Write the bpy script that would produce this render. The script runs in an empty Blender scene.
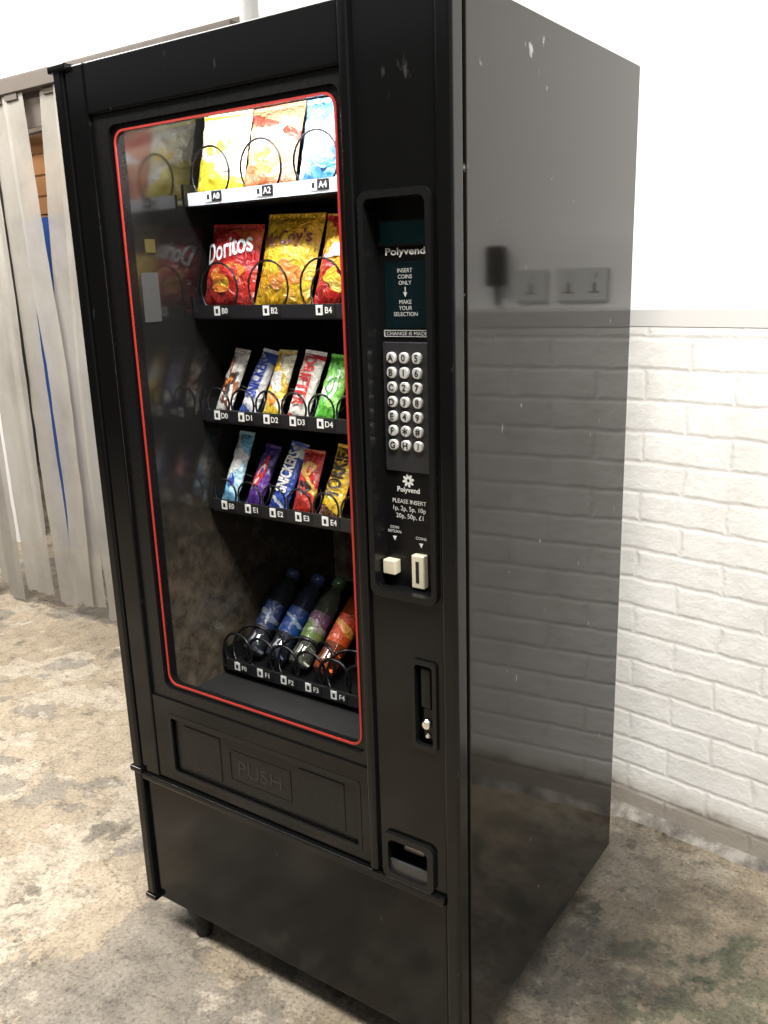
import bpy, bmesh, math, random
from mathutils import Vector, Matrix, noise
random.seed(4)
sc = bpy.context.scene
COL = sc.collection
R = math.radians
try:
    sc.view_settings.view_transform = 'Standard'
except Exception:
    pass

# ------------------------------------------------------------------ materials
def principled(name, col, rough=.5, metal=0, emit=None, es=0, spec=None, bump=0, bscale=30, coat=0):
    m = bpy.data.materials.new(name); m.use_nodes = True
    n = m.node_tree.nodes; l = m.node_tree.links
    b = n['Principled BSDF']
    b.inputs['Base Color'].default_value = (*col, 1)
    b.inputs['Roughness'].default_value = rough
    b.inputs['Metallic'].default_value = metal
    b.inputs['Coat Weight'].default_value = coat
    if spec is not None: b.inputs['Specular IOR Level'].default_value = spec
    if emit:
        b.inputs['Emission Color'].default_value = (*emit, 1); b.inputs['Emission Strength'].default_value = es
    tc = n.new('ShaderNodeTexCoord'); nz = n.new('ShaderNodeTexNoise')
    nz.inputs['Scale'].default_value = bscale; nz.inputs['Detail'].default_value = 5
    l.new(tc.outputs['Object'], nz.inputs['Vector'])
    mr = n.new('ShaderNodeMapRange')
    mr.inputs['To Min'].default_value = max(0.02, rough*.8); mr.inputs['To Max'].default_value = min(1, rough*1.25)
    l.new(nz.outputs['Fac'], mr.inputs['Value']); l.new(mr.outputs['Result'], b.inputs['Roughness'])
    if bump:
        bp = n.new('ShaderNodeBump'); bp.inputs['Strength'].default_value = bump; bp.inputs['Distance'].default_value = .002
        l.new(nz.outputs['Fac'], bp.inputs['Height']); l.new(bp.outputs['Normal'], b.inputs['Normal'])
    return m

def ramp(n, stops, interp='LINEAR'):
    r = n.new('ShaderNodeValToRGB'); cr = r.color_ramp; cr.interpolation = interp
    while len(cr.elements) > 1: cr.elements.remove(cr.elements[-1])
    cr.elements[0].position = stops[0][0]; cr.elements[0].color = (*stops[0][1], 1)
    for p, c in stops[1:]:
        e = cr.elements.new(p); e.color = (*c, 1)
    return r

def mixc(n, l, a, bb, fac, mode='MIX'):
    x = n.new('ShaderNodeMix'); x.data_type = 'RGBA'; x.blend_type = mode
    if isinstance(fac, float): x.inputs[0].default_value = fac
    else: l.new(fac, x.inputs[0])
    for s, v in ((6, a), (7, bb)):
        if isinstance(v, tuple): x.inputs[s].default_value = (*v, 1)
        else: l.new(v, x.inputs[s])
    return x.outputs[2]

def wrap_mat(name, stops, tilt=.0, nz_amt=.1, nscale=3, rough=.16, print_amt=.8):
    m = bpy.data.materials.new(name); m.use_nodes = True
    n = m.node_tree.nodes; l = m.node_tree.links; b = n['Principled BSDF']
    tc = n.new('ShaderNodeTexCoord')
    dt = n.new('ShaderNodeVectorMath'); dt.operation = 'DOT_PRODUCT'; dt.inputs[1].default_value = (tilt, 0, 1)
    l.new(tc.outputs['Generated'], dt.inputs[0])
    nz = n.new('ShaderNodeTexNoise'); nz.inputs['Scale'].default_value = nscale; nz.inputs['Detail'].default_value = 2
    l.new(tc.outputs['Generated'], nz.inputs['Vector'])
    ma = n.new('ShaderNodeMath'); ma.operation = 'MULTIPLY_ADD'; ma.inputs[1].default_value = nz_amt
    l.new(nz.outputs['Fac'], ma.inputs[0]); l.new(dt.outputs['Value'], ma.inputs[2])
    sb = n.new('ShaderNodeMath'); sb.operation = 'SUBTRACT'; sb.inputs[1].default_value = nz_amt*.5 + tilt*.5
    l.new(ma.outputs[0], sb.inputs[0])
    r = ramp(n, stops, 'CONSTANT'); l.new(sb.outputs[0], r.inputs['Fac'])
    n3 = n.new('ShaderNodeTexNoise'); n3.inputs['Scale'].default_value = 95; n3.inputs['Detail'].default_value = 4; n3.inputs['Distortion'].default_value = .8
    l.new(tc.outputs['Object'], n3.inputs['Vector'])
    r3 = ramp(n, [(.34, (.45, .42, .42)), (.42, (.85, .85, .85)), (.5, (1, 1, 1)), (.6, (1.05, 1.05, 1.05)), (.64, (1.35, 1.3, 1.25))])
    l.new(n3.outputs['Fac'], r3.inputs['Fac'])
    col = mixc(n, l, r.outputs['Color'], r3.outputs['Color'], print_amt, 'MULTIPLY')
    l.new(col, b.inputs['Base Color'])
    b.inputs['Roughness'].default_value = rough
    b.inputs['Coat Weight'].default_value = .8
    n2 = n.new('ShaderNodeTexNoise'); n2.inputs['Scale'].default_value = 36; n2.inputs['Detail'].default_value = 3; n2.inputs['Distortion'].default_value = 2.2
    l.new(tc.outputs['Object'], n2.inputs['Vector'])
    bp = n.new('ShaderNodeBump'); bp.inputs['Strength'].default_value = 1; bp.inputs['Distance'].default_value = .009
    l.new(n2.outputs['Fac'], bp.inputs['Height']); l.new(bp.outputs['Normal'], b.inputs['Normal']); l.new(bp.outputs['Normal'], b.inputs['Coat Normal'])
    return m

def scuffed(name, col, rough, spec):
    m = principled(name, col, rough, spec=spec, bump=.03, bscale=8)
    n = m.node_tree.nodes; l = m.node_tree.links; b = n['Principled BSDF']
    tc = n.new('ShaderNodeTexCoord'); mp = n.new('ShaderNodeMapping'); mp.inputs['Scale'].default_value = (60, 60, 26)
    mp.inputs['Rotation'].default_value = (0, R(60), 0)
    l.new(tc.outputs['Object'], mp.inputs['Vector'])
    nz = n.new('ShaderNodeTexNoise'); nz.inputs['Scale'].default_value = 1; nz.inputs['Detail'].default_value = 7
    l.new(mp.outputs['Vector'], nz.inputs['Vector'])
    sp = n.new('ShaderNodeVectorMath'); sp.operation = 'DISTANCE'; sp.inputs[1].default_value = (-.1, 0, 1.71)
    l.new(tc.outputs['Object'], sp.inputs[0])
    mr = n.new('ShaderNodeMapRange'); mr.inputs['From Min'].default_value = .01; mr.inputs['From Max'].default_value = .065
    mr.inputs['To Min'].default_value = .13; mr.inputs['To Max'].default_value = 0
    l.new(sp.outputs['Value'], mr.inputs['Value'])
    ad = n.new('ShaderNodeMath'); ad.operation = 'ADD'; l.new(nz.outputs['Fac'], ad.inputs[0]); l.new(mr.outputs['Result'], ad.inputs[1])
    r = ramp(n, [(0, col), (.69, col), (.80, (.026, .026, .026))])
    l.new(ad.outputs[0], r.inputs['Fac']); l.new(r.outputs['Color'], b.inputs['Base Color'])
    return m
BLK = scuffed('black_gloss_paint', (.0034, .0034, .0035), .14, .26)
BLK2 = principled('black_satin_plastic', (.0048, .0048, .005), .28, bump=.08, bscale=140, spec=.27)
BLKM = principled('black_matt', (.006, .006, .006), .7)

def liner_mat(name, top, haze, r_top, r_low, spec):
    """dark inner lining, duller below, with a hazy floor reflection painted into the lower colour"""
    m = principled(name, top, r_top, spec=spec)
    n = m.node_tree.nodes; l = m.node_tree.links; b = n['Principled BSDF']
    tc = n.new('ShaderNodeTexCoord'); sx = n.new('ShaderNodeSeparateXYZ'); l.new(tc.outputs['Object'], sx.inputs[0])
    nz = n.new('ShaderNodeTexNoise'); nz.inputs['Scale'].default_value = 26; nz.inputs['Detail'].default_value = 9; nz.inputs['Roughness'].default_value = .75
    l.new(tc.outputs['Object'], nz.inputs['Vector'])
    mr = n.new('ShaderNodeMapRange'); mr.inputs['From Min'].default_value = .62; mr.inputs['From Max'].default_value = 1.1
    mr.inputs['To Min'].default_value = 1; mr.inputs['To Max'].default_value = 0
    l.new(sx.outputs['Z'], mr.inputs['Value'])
    r = ramp(n, [(.35, tuple(c*.3 for c in haze)), (.52, haze), (.68, tuple(c*1.9 for c in haze))])  # speckled brown imitates the floor reflected in the door glass
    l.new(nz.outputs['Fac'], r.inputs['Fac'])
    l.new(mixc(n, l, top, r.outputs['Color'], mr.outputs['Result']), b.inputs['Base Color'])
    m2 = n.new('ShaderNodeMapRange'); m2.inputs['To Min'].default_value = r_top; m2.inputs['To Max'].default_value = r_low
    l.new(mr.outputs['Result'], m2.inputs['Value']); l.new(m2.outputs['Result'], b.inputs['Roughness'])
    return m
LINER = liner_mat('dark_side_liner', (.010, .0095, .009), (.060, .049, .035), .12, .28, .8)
LINERB = liner_mat('hazed_back_liner', (.009, .008, .007), (.36, .295, .21), .5, .6, .4)
TRAYM = principled('dark_tray_metal', (.012, .012, .013), .35)
TRAYW = principled('pale_tray_strip', (.6, .61, .63), .4)
WIRE = principled('black_wire', (.006, .006, .007), .22)
RED = principled('red_line', (.36, .022, .016), .4)
WHT = principled('white_print', (.72, .72, .70), .5)
INK = principled('black_print', (.008, .008, .008), .5)
CREAM = principled('cream_plastic', (.60, .55, .42), .4)
CHROME = principled('chrome', (.75, .75, .75), .18, metal=1)
TEAL = principled('teal_window', (.003, .009, .011), .12)
DISP = principled('teal_display', (.003, .013, .014), .12, emit=(.05, .4, .4), es=.008)
PADM = principled('grey_keypad', (.022, .022, .024), .4)
PAPER = principled('paper', (.030, .030, .029), .8)
YEL = principled('yellow_sticker', (.05, .04, .007), .5)
FILL_TUBE = principled('light_tube', (1, 1, 1), .4, emit=(1, .96, .9), es=11)
TUBE2 = principled('top_lamp_tube', (1, 1, 1), .4, emit=(.97, .98, 1), es=96)
STEEL = principled('grimy_steel', (.085, .07, .058), .65, metal=.1, bump=.4, bscale=25)
GREYP = principled('grey_pipe', (.42, .42, .41), .5)
SOCK = principled('white_socket', (.62, .62, .60), .35)
BLUE = principled('blue_locker', (.018, .055, .21), .4)
WOOD = principled('brown_wood', (.22, .10, .035), .6, bump=.3, bscale=20)
DARKW = principled('dark_far_wall', (.03, .027, .024), .8, bscale=1.2)
PALEW = principled('pale_store_wall', (.13, .118, .105), .9)

def side_mat():
    c0 = (.0055, .0049, .0043)
    m = principled('black_side_panel', c0, .06, bscale=5, spec=.30)
    n = m.node_tree.nodes; l = m.node_tree.links; b = n['Principled BSDF']
    tc = n.new('ShaderNodeTexCoord'); mp = n.new('ShaderNodeMapping'); mp.inputs['Scale'].default_value = (45, 45, 28)
    l.new(tc.outputs['Object'], mp.inputs['Vector'])
    nz = n.new('ShaderNodeTexNoise'); nz.inputs['Scale'].default_value = 1; nz.inputs['Detail'].default_value = 6
    l.new(mp.outputs['Vector'], nz.inputs['Vector'])
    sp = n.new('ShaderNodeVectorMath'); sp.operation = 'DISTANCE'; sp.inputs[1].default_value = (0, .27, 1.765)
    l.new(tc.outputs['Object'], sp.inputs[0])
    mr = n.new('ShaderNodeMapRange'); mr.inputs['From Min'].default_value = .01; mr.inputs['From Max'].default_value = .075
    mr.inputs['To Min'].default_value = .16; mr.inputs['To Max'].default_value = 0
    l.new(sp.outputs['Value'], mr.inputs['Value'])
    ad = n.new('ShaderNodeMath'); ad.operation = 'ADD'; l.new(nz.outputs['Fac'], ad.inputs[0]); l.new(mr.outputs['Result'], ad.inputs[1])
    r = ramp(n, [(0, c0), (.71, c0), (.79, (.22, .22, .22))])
    l.new(ad.outputs[0], r.inputs['Fac']); l.new(r.outputs['Color'], b.inputs['Base Color'])
    return m
SIDE = side_mat()

def floor_mat():
    m = bpy.data.materials.new('stained_concrete'); m.use_nodes = True
    n = m.node_tree.nodes; l = m.node_tree.links; b = n['Principled BSDF']
    tc = n.new('ShaderNodeTexCoord')
    def nz(scale, detail=8, dist=0, rough=.6, off=0):
        x = n.new('ShaderNodeTexNoise'); x.inputs['Scale'].default_value = scale; x.inputs['Detail'].default_value = detail
        x.inputs['Distortion'].default_value = dist; x.inputs['Roughness'].default_value = rough
        if off:
            mp = n.new('ShaderNodeMapping'); mp.inputs['Location'].default_value = (off, off*.7, 0)
            l.new(tc.outputs['Object'], mp.inputs['Vector']); l.new(mp.outputs['Vector'], x.inputs['Vector'])
        else: l.new(tc.outputs['Object'], x.inputs['Vector'])
        return x
    mix = lambda a, bb, fac, mode='MIX': mixc(n, l, a, bb, fac, mode)
    W = (1, 1, 1); K = (0, 0, 0)
    a = nz(1.1, 6, .2, .6)
    r1 = ramp(n, [(.32, (.235, .192, .137)), (.48, (.325, .270, .195)), (.58, (.36, .300, .222)), (.70, (.37, .315, .238))])
    l.new(a.outputs['Fac'], r1.inputs['Fac'])
    col = r1.outputs['Color']
    c = nz(15, 12, .1, .82)
    p1 = nz(1.9, 15, .15, .60, 1.9)
    rp = ramp(n, [(.525, K), (.528, (.65, .65, .65)), (.66, (.9, .9, .9))]); l.new(p1.outputs['Fac'], rp.inputs['Fac'])
    col = mix(col, (.43, .38, .305), rp.outputs['Color'])
    st = nz(1.9, 15, .2, .62, 5.2)
    rs = ramp(n, [(.36, (.88, .88, .88)), (.449, (.68, .68, .68)), (.451, K)]); l.new(st.outputs['Fac'], rs.inputs['Fac'])
    col = mix(col, (.205, .184, .155), rs.outputs['Color'])
    s2 = nz(5.0, 15, .2, .68, 7.1)
    rs2 = ramp(n, [(.33, (.85, .85, .85)), (.388, (.58, .58, .58)), (.391, K)]); l.new(s2.outputs['Fac'], rs2.inputs['Fac'])
    col = mix(col, (.13, .113, .088), rs2.outputs['Color'])
    s3 = nz(8.5, 15, .2, .68, 11.3)
    rs3 = ramp(n, [(.60, K), (.604, (.42, .42, .42)), (.66, (.7, .7, .7))]); l.new(s3.outputs['Fac'], rs3.inputs['Fac'])
    col = mix(col, (.48, .43, .355), rs3.outputs['Color'])
    r2 = ramp(n, [(.36, (.42, .40, .37)), (.45, (.84, .83, .81)), (.57, (1.06, 1.06, 1.05))])
    l.new(c.outputs['Fac'], r2.inputs['Fac'])
    col = mix(col, r2.outputs['Color'], .95, 'MULTIPLY')
    f = nz(110, 5, 0, .8)
    r3 = ramp(n, [(.38, (.22, .20, .18)), (.44, (.88, .88, .88)), (.57, W), (.62, (1.45, 1.41, 1.36))])
    l.new(f.outputs['Fac'], r3.inputs['Fac'])
    col = mix(col, r3.outputs['Color'], .9, 'MULTIPLY')
    def patch(center, lo, hi, amt, tint, nfac=.9, src=None):
        nonlocal col
        sp = n.new('ShaderNodeVectorMath'); sp.operation = 'DISTANCE'; sp.inputs[1].default_value = center
        l.new(tc.outputs['Object'], sp.inputs[0])
        ad = n.new('ShaderNodeMath'); ad.operation = 'MULTIPLY_ADD'; ad.inputs[1].default_value = nfac
        l.new((src or c).outputs['Fac'], ad.inputs[0]); l.new(sp.outputs['Value'], ad.inputs[2])
        mr = n.new('ShaderNodeMapRange'); mr.inputs['From Min'].default_value = lo; mr.inputs['From Max'].default_value = hi
        mr.inputs['To Min'].default_value = amt; mr.inputs['To Max'].default_value = 0
        l.new(ad.outputs[0], mr.inputs['Value'])
        dk = mix(col, tint, 1.0, 'MULTIPLY')
        col = mix(col, dk, mr.outputs['Result'])
    patch((.35, .25, 0), .8, 1.5, .75, (.57, .58, .57))
    patch((-.05, .60, 0), .66, .90, .88, (.22, .22, .22), .8, s2)
    patch((.03, .25, 0), .64, .76, .7, (.36, .35, .34), .9, s2)
    patch((-.45, -.02, 0), .72, .92, .5, (.48, .46, .44), .8, s2)
    patch((.25, .60, 0), .86, .88, .7, (.45, .66, .51), 1.7, s2)
    patch((.30, .45, 0), .98, 1.0, .7, (.40, .53, .44), 1.9, s3)
    patch((-.9, -.3, 0), .8, 1.6, .2, (.76, .73, .68))
    for sc_, wd, thr in ((1.2, .007, .0), (3.4, .011, .48)):
        vo = n.new('ShaderNodeTexVoronoi'); vo.feature = 'DISTANCE_TO_EDGE'; vo.inputs['Scale'].default_value = sc_
        vm = n.new('ShaderNodeVectorMath'); vm.operation = 'MULTIPLY_ADD'; vm.inputs[1].default_value = (.5/sc_, .5/sc_, 0)
        l.new(s2.outputs['Color'], vm.inputs[0]); l.new(tc.outputs['Object'], vm.inputs[2]); l.new(vm.outputs[0], vo.inputs['Vector'])
        r5 = ramp(n, [(0, (.30, .27, .23)), (wd, W)]); l.new(vo.outputs['Distance'], r5.inputs['Fac'])
        if thr:
            rm = ramp(n, [(thr, K), (thr+.08, (.55, .55, .55))]); l.new(a.outputs['Fac'], rm.inputs['Fac'])
            col = mix(col, mix(col, r5.outputs['Color'], 1.0, 'MULTIPLY'), rm.outputs['Color'])
        else: col = mix(col, r5.outputs['Color'], .55, 'MULTIPLY')
    l.new(col, b.inputs['Base Color'])
    b.inputs['Roughness'].default_value = .6
    ma = n.new('ShaderNodeMath'); ma.operation = 'MULTIPLY_ADD'; ma.inputs[1].default_value = .6
    l.new(f.outputs['Fac'], ma.inputs[0]); l.new(rp.outputs['Color'], ma.inputs[2])
    mb = n.new('ShaderNodeMath'); mb.operation = 'MULTIPLY_ADD'; mb.inputs[1].default_value = -.7
    l.new(rs.outputs['Color'], mb.inputs[0]); l.new(ma.outputs[0], mb.inputs[2])
    bp = n.new('ShaderNodeBump'); bp.inputs['Strength'].default_value = .55; bp.inputs['Distance'].default_value = .006
    l.new(mb.outputs[0], bp.inputs['Height']); l.new(bp.outputs['Normal'], b.inputs['Normal'])
    return m
FLOOR = floor_mat()

def brick_mat():
    m = bpy.data.materials.new('painted_brick'); m.use_nodes = True
    n = m.node_tree.nodes; l = m.node_tree.links; b = n['Principled BSDF']
    tc = n.new('ShaderNodeTexCoord'); sx = n.new('ShaderNodeSeparateXYZ'); cx = n.new('ShaderNodeCombineXYZ')
    l.new(tc.outputs['Object'], sx.inputs[0])
    nz = n.new('ShaderNodeTexNoise'); nz.inputs['Scale'].default_value = 15; nz.inputs['Detail'].default_value = 6
    l.new(tc.outputs['Object'], nz.inputs['Vector'])
    wob = n.new('ShaderNodeMath'); wob.operation = 'MULTIPLY_ADD'; wob.inputs[1].default_value = .014
    l.new(nz.outputs['Fac'], wob.inputs[0]); l.new(sx.outputs['Z'], wob.inputs[2])
    wox = n.new('ShaderNodeMath'); wox.operation = 'MULTIPLY_ADD'; wox.inputs[1].default_value = -.03
    l.new(nz.outputs['Fac'], wox.inputs[0]); l.new(sx.outputs['X'], wox.inputs[2])
    l.new(wox.outputs[0], cx.inputs[0]); l.new(wob.outputs[0], cx.inputs[1])
    br = n.new('ShaderNodeTexBrick'); br.inputs['Scale'].default_value = 1
    br.inputs['Brick Width'].default_value = .22; br.inputs['Row Height'].default_value = .076
    br.inputs['Mortar Size'].default_value = .010; br.inputs['Mortar Smooth'].default_value = 1
    br.inputs['Color1'].default_value = (.89, .885, .86, 1); br.inputs['Color2'].default_value = (.85, .845, .82, 1)
    br.inputs['Mortar'].default_value = (.81, .80, .775, 1)
    l.new(cx.outputs[0], br.inputs['Vector'])
    n4 = n.new('ShaderNodeTexNoise'); n4.inputs['Scale'].default_value = 7; n4.inputs['Detail'].default_value = 10; n4.inputs['Roughness'].default_value = .6
    l.new(tc.outputs['Object'], n4.inputs['Vector'])
    r4 = ramp(n, [(.3, (.84, .83, .81)), (.55, (1, 1, 1))]); l.new(n4.outputs['Fac'], r4.inputs['Fac'])
    col = mixc(n, l, br.outputs['Color'], r4.outputs['Color'], .8, 'MULTIPLY')
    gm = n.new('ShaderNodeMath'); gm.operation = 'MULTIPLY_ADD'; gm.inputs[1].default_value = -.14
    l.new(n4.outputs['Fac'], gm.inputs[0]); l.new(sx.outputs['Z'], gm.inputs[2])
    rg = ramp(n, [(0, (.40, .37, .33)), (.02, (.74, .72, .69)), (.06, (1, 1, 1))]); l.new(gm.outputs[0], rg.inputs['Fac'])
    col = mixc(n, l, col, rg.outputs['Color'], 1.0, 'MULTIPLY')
    l.new(col, b.inputs['Base Color'])
    b.inputs['Roughness'].default_value = .5
    n2 = n.new('ShaderNodeTexNoise'); n2.inputs['Scale'].default_value = 26; n2.inputs['Detail'].default_value = 10; n2.inputs['Roughness'].default_value = .68
    l.new(tc.outputs['Object'], n2.inputs['Vector'])
    ma = n.new('ShaderNodeMath'); ma.operation = 'MULTIPLY_ADD'; ma.inputs[1].default_value = -.36
    l.new(br.outputs['Fac'], ma.inputs[0]); l.new(n2.outputs['Fac'], ma.inputs[2])
    bp = n.new('ShaderNodeBump'); bp.inputs['Strength'].default_value = .62; bp.inputs['Distance'].default_value = .007
    l.new(ma.outputs[0], bp.inputs['Height']); l.new(bp.outputs['Normal'], b.inputs['Normal'])
    return m
BRICK = brick_mat()
PLASTER = principled('white_plaster', (.85, .845, .83), .7, bump=.2, bscale=14)
LEDGE = principled('grey_white_ledge_paint', (.66, .655, .64), .6, bump=.3, bscale=14)
def kerb_mat():
    m = principled('rough_concrete_fillet', (.3, .28, .25), .85, bump=1, bscale=40)
    n = m.node_tree.nodes; l = m.node_tree.links; b = n['Principled BSDF']
    tc = n.new('ShaderNodeTexCoord'); nz = n.new('ShaderNodeTexNoise'); nz.inputs['Scale'].default_value = 14; nz.inputs['Detail'].default_value = 10; nz.inputs['Roughness'].default_value = .7
    l.new(tc.outputs['Object'], nz.inputs['Vector'])
    r = ramp(n, [(.36, (.075, .066, .055)), (.5, (.165, .15, .13)), (.62, (.29, .27, .24))])
    l.new(nz.outputs['Fac'], r.inputs['Fac']); l.new(r.outputs['Color'], b.inputs['Base Color'])
    return m
KERB = kerb_mat()

def strip_mat():
    m = principled('dirty_pvc', (.42, .395, .355), .22)
    n = m.node_tree.nodes; l = m.node_tree.links; b = n['Principled BSDF']
    tc = n.new('ShaderNodeTexCoord'); oi = n.new('ShaderNodeObjectInfo')
    nz = n.new('ShaderNodeTexNoise'); nz.inputs['Scale'].default_value = 2.6; nz.inputs['Detail'].default_value = 9; nz.inputs['Roughness'].default_value = .62
    l.new(tc.outputs['Object'], nz.inputs['Vector'])
    r = ramp(n, [(.3, (.34, .315, .28)), (.5, (.44, .415, .372)), (.7, (.51, .485, .44))])
    l.new(nz.outputs['Fac'], r.inputs['Fac'])
    ro = ramp(n, [(0, (.88, .88, .88)), (1, (1.06, 1.06, 1.06))]); l.new(oi.outputs['Random'], ro.inputs['Fac'])
    col = mixc(n, l, r.outputs['Color'], ro.outputs['Color'], 1.0, 'MULTIPLY')
    l.new(col, b.inputs['Base Color'])
    out = [x for x in n if x.type == 'OUTPUT_MATERIAL'][0]
    tr = n.new('ShaderNodeBsdfTranslucent'); l.new(col, tr.inputs['Color'])
    tp = n.new('ShaderNodeBsdfTransparent'); tp.inputs['Color'].default_value = (.85, .83, .78, 1)
    mx = n.new('ShaderNodeMixShader'); mx.inputs['Fac'].default_value = .4
    l.new(b.outputs[0], mx.inputs[1]); l.new(tr.outputs[0], mx.inputs[2])
    mx2 = n.new('ShaderNodeMixShader'); mx2.inputs['Fac'].default_value = .22
    l.new(mx.outputs[0], mx2.inputs[1]); l.new(tp.outputs[0], mx2.inputs[2]); l.new(mx2.outputs[0], out.inputs['Surface'])
    return m
PVC = strip_mat()

# ------------------------------------------------------------------ mesh helpers
def NB(): return bmesh.new()

def box(bm, x0, x1, y0, y1, z0, z1, bev=0, mi=0, seg=2):
    t = bmesh.new()
    v = [t.verts.new(p) for p in ((x0,y0,z0),(x1,y0,z0),(x1,y1,z0),(x0,y1,z0),(x0,y0,z1),(x1,y0,z1),(x1,y1,z1),(x0,y1,z1))]
    for f in ((0,3,2,1),(4,5,6,7),(0,1,5,4),(1,2,6,5),(2,3,7,6),(3,0,4,7)): t.faces.new([v[i] for i in f])
    if bev: bmesh.ops.bevel(t, geom=list(t.edges), offset=bev, segments=seg, profile=.5, affect='EDGES')
    merge(bm, t, mi)

def merge(bm, t, mi=0, M=None):
    t.verts.index_update()
    vs = [bm.verts.new(M @ v.co if M else v.co) for v in t.verts]
    for f in t.faces:
        try:
            nf = bm.faces.new([vs[v.index] for v in f.verts]); nf.material_index = mi
        except ValueError: pass
    t.free()

def rrect(x0, x1, z0, z1, r, n=5):
    pts = []
    for cx, cz, a0 in ((x1-r, z1-r, 0), (x0+r, z1-r, 90), (x0+r, z0+r, 180), (x1-r, z0+r, 270)):
        for i in range(n+1):
            a = R(a0 + 90*i/n); pts.append((cx + r*math.cos(a), cz + r*math.sin(a)))
    return pts

def ring(bm, outer, inner, y0, y1, mi=0):
    n = len(outer)
    L = [[bm.verts.new((p[0], y, p[1])) for p in pts] for pts, y in ((outer, y0), (inner, y0), (outer, y1), (inner, y1))]
    for i in range(n):
        j = (i+1) % n
        for a, b in ((0, 1), (1, 3), (3, 2), (2, 0)):
            f = bm.faces.new((L[a][i], L[a][j], L[b][j], L[b][i])); f.material_index = mi

def rplate(bm, x0, x1, z0, z1, r, y0, y1, mi=0, ch=0, n=5):
    pts = rrect(x0, x1, z0, z1, r, n)
    loops = []
    if ch:
        p2 = rrect(x0+ch, x1-ch, z0+ch, z1-ch, max(r-ch, .0002), n)
        loops = [(p2, y0), (pts, y0+ch), (pts, y1)]
    else: loops = [(pts, y0), (pts, y1)]
    V = [[bm.verts.new((p[0], y, p[1])) for p in ps] for ps, y in loops]
    for a, b in zip(V[:-1], V[1:]):
        for i in range(len(a)):
            j = (i+1) % len(a)
            f = bm.faces.new((a[i], a[j], b[j], b[i])); f.material_index = mi
    f = bm.faces.new(V[0]); f.material_index = mi
    f = bm.faces.new(list(reversed(V[-1]))); f.material_index = mi

def holed(bm, x0, x1, z0, z1, y0, y1, holes):
    xs = sorted({x0, x1, *[h[0] for h in holes], *[h[1] for h in holes]})
    zs = sorted({z0, z1, *[h[2] for h in holes], *[h[3] for h in holes]})
    def solid(i, j):
        if i < 0 or j < 0 or i >= len(xs)-1 or j >= len(zs)-1: return False
        cx, cz = (xs[i]+xs[i+1])/2, (zs[j]+zs[j+1])/2
        return not any(h[0] < cx < h[1] and h[2] < cz < h[3] for h in holes)
    def q(*p): bm.faces.new([bm.verts.new(c) for c in p])
    for i in range(len(xs)-1):
        for j in range(len(zs)-1):
            if not solid(i, j): continue
            a, b, c, d = xs[i], xs[i+1], zs[j], zs[j+1]
            q((a,y0,c),(b,y0,c),(b,y0,d),(a,y0,d)); q((a,y1,d),(b,y1,d),(b,y1,c),(a,y1,c))
            if not solid(i-1, j): q((a,y1,c),(a,y0,c),(a,y0,d),(a,y1,d))
            if not solid(i+1, j): q((b,y0,c),(b,y1,c),(b,y1,d),(b,y0,d))
            if not solid(i, j-1): q((a,y1,c),(b,y1,c),(b,y0,c),(a,y0,c))
            if not solid(i, j+1): q((a,y0,d),(b,y0,d),(b,y1,d),(a,y1,d))
    bmesh.ops.remove_doubles(bm, verts=list(bm.verts), dist=1e-6)

def tube(bm, pts, r, seg=6, mi=0):
    rings = []
    for i, p in enumerate(pts):
        p = Vector(p); a = Vector(pts[max(i-1, 0)]); b = Vector(pts[min(i+1, len(pts)-1)])
        t = (b-a).normalized(); u = t.cross(Vector((0, 1, .01)))
        if u.length < 1e-4: u = t.cross(Vector((1, 0, 0)))
        u.normalize(); w = t.cross(u)
        rings.append([bm.verts.new(p + r*(math.cos(2*math.pi*k/seg)*u + math.sin(2*math.pi*k/seg)*w)) for k in range(seg)])
    for a, b in zip(rings[:-1], rings[1:]):
        for k in range(seg):
            f = bm.faces.new((a[k], a[(k+1) % seg], b[(k+1) % seg], b[k])); f.material_index = mi
    bm.faces.new(rings[0]); bm.faces.new(list(reversed(rings[-1])))

def lathe(bm, prof, M=None, seg=20, mi=0):
    t = bmesh.new(); rs = []
    for r, z in prof:
        rs.append([t.verts.new((r*math.cos(2*math.pi*k/seg), r*math.sin(2*math.pi*k/seg), z)) for k in range(seg)])
    for a, b in zip(rs[:-1], rs[1:]):
        for k in range(seg): t.faces.new((a[k], a[(k+1) % seg], b[(k+1) % seg], b[k]))
    t.faces.new(list(reversed(rs[0]))); t.faces.new(rs[-1])
    merge(bm, t, mi, M)

def build(name, bm, mats, parent=None, smooth=True, angle=35):
    me = bpy.data.meshes.new(name)
    bmesh.ops.recalc_face_normals(bm, faces=list(bm.faces))
    bm.to_mesh(me); bm.free()
    for m in (mats if isinstance(mats, (list, tuple)) else [mats]): me.materials.append(m)
    o = bpy.data.objects.new(name, me); COL.objects.link(o)
    if smooth:
        for p in me.polygons: p.use_smooth = True
        me.set_sharp_from_angle(angle=R(angle))
        if angle == 35:
            md = o.modifiers.new('flat_faces', 'WEIGHTED_NORMAL'); md.keep_sharp = True; md.weight = 100
    if parent:
        o.parent = parent
        if parent.get('wroot'): o.location = -parent.location
    return o

def empty(name, loc, label, cat, group=None, rot=(0, 0, 0), world_parts=False):
    o = bpy.data.objects.new(name, None); COL.objects.link(o); o.empty_display_size = .1
    o.location = loc; o.rotation_euler = rot
    o['label'] = label; o['category'] = cat
    if group: o['group'] = group
    if world_parts: o['wroot'] = 1
    return o

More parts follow.
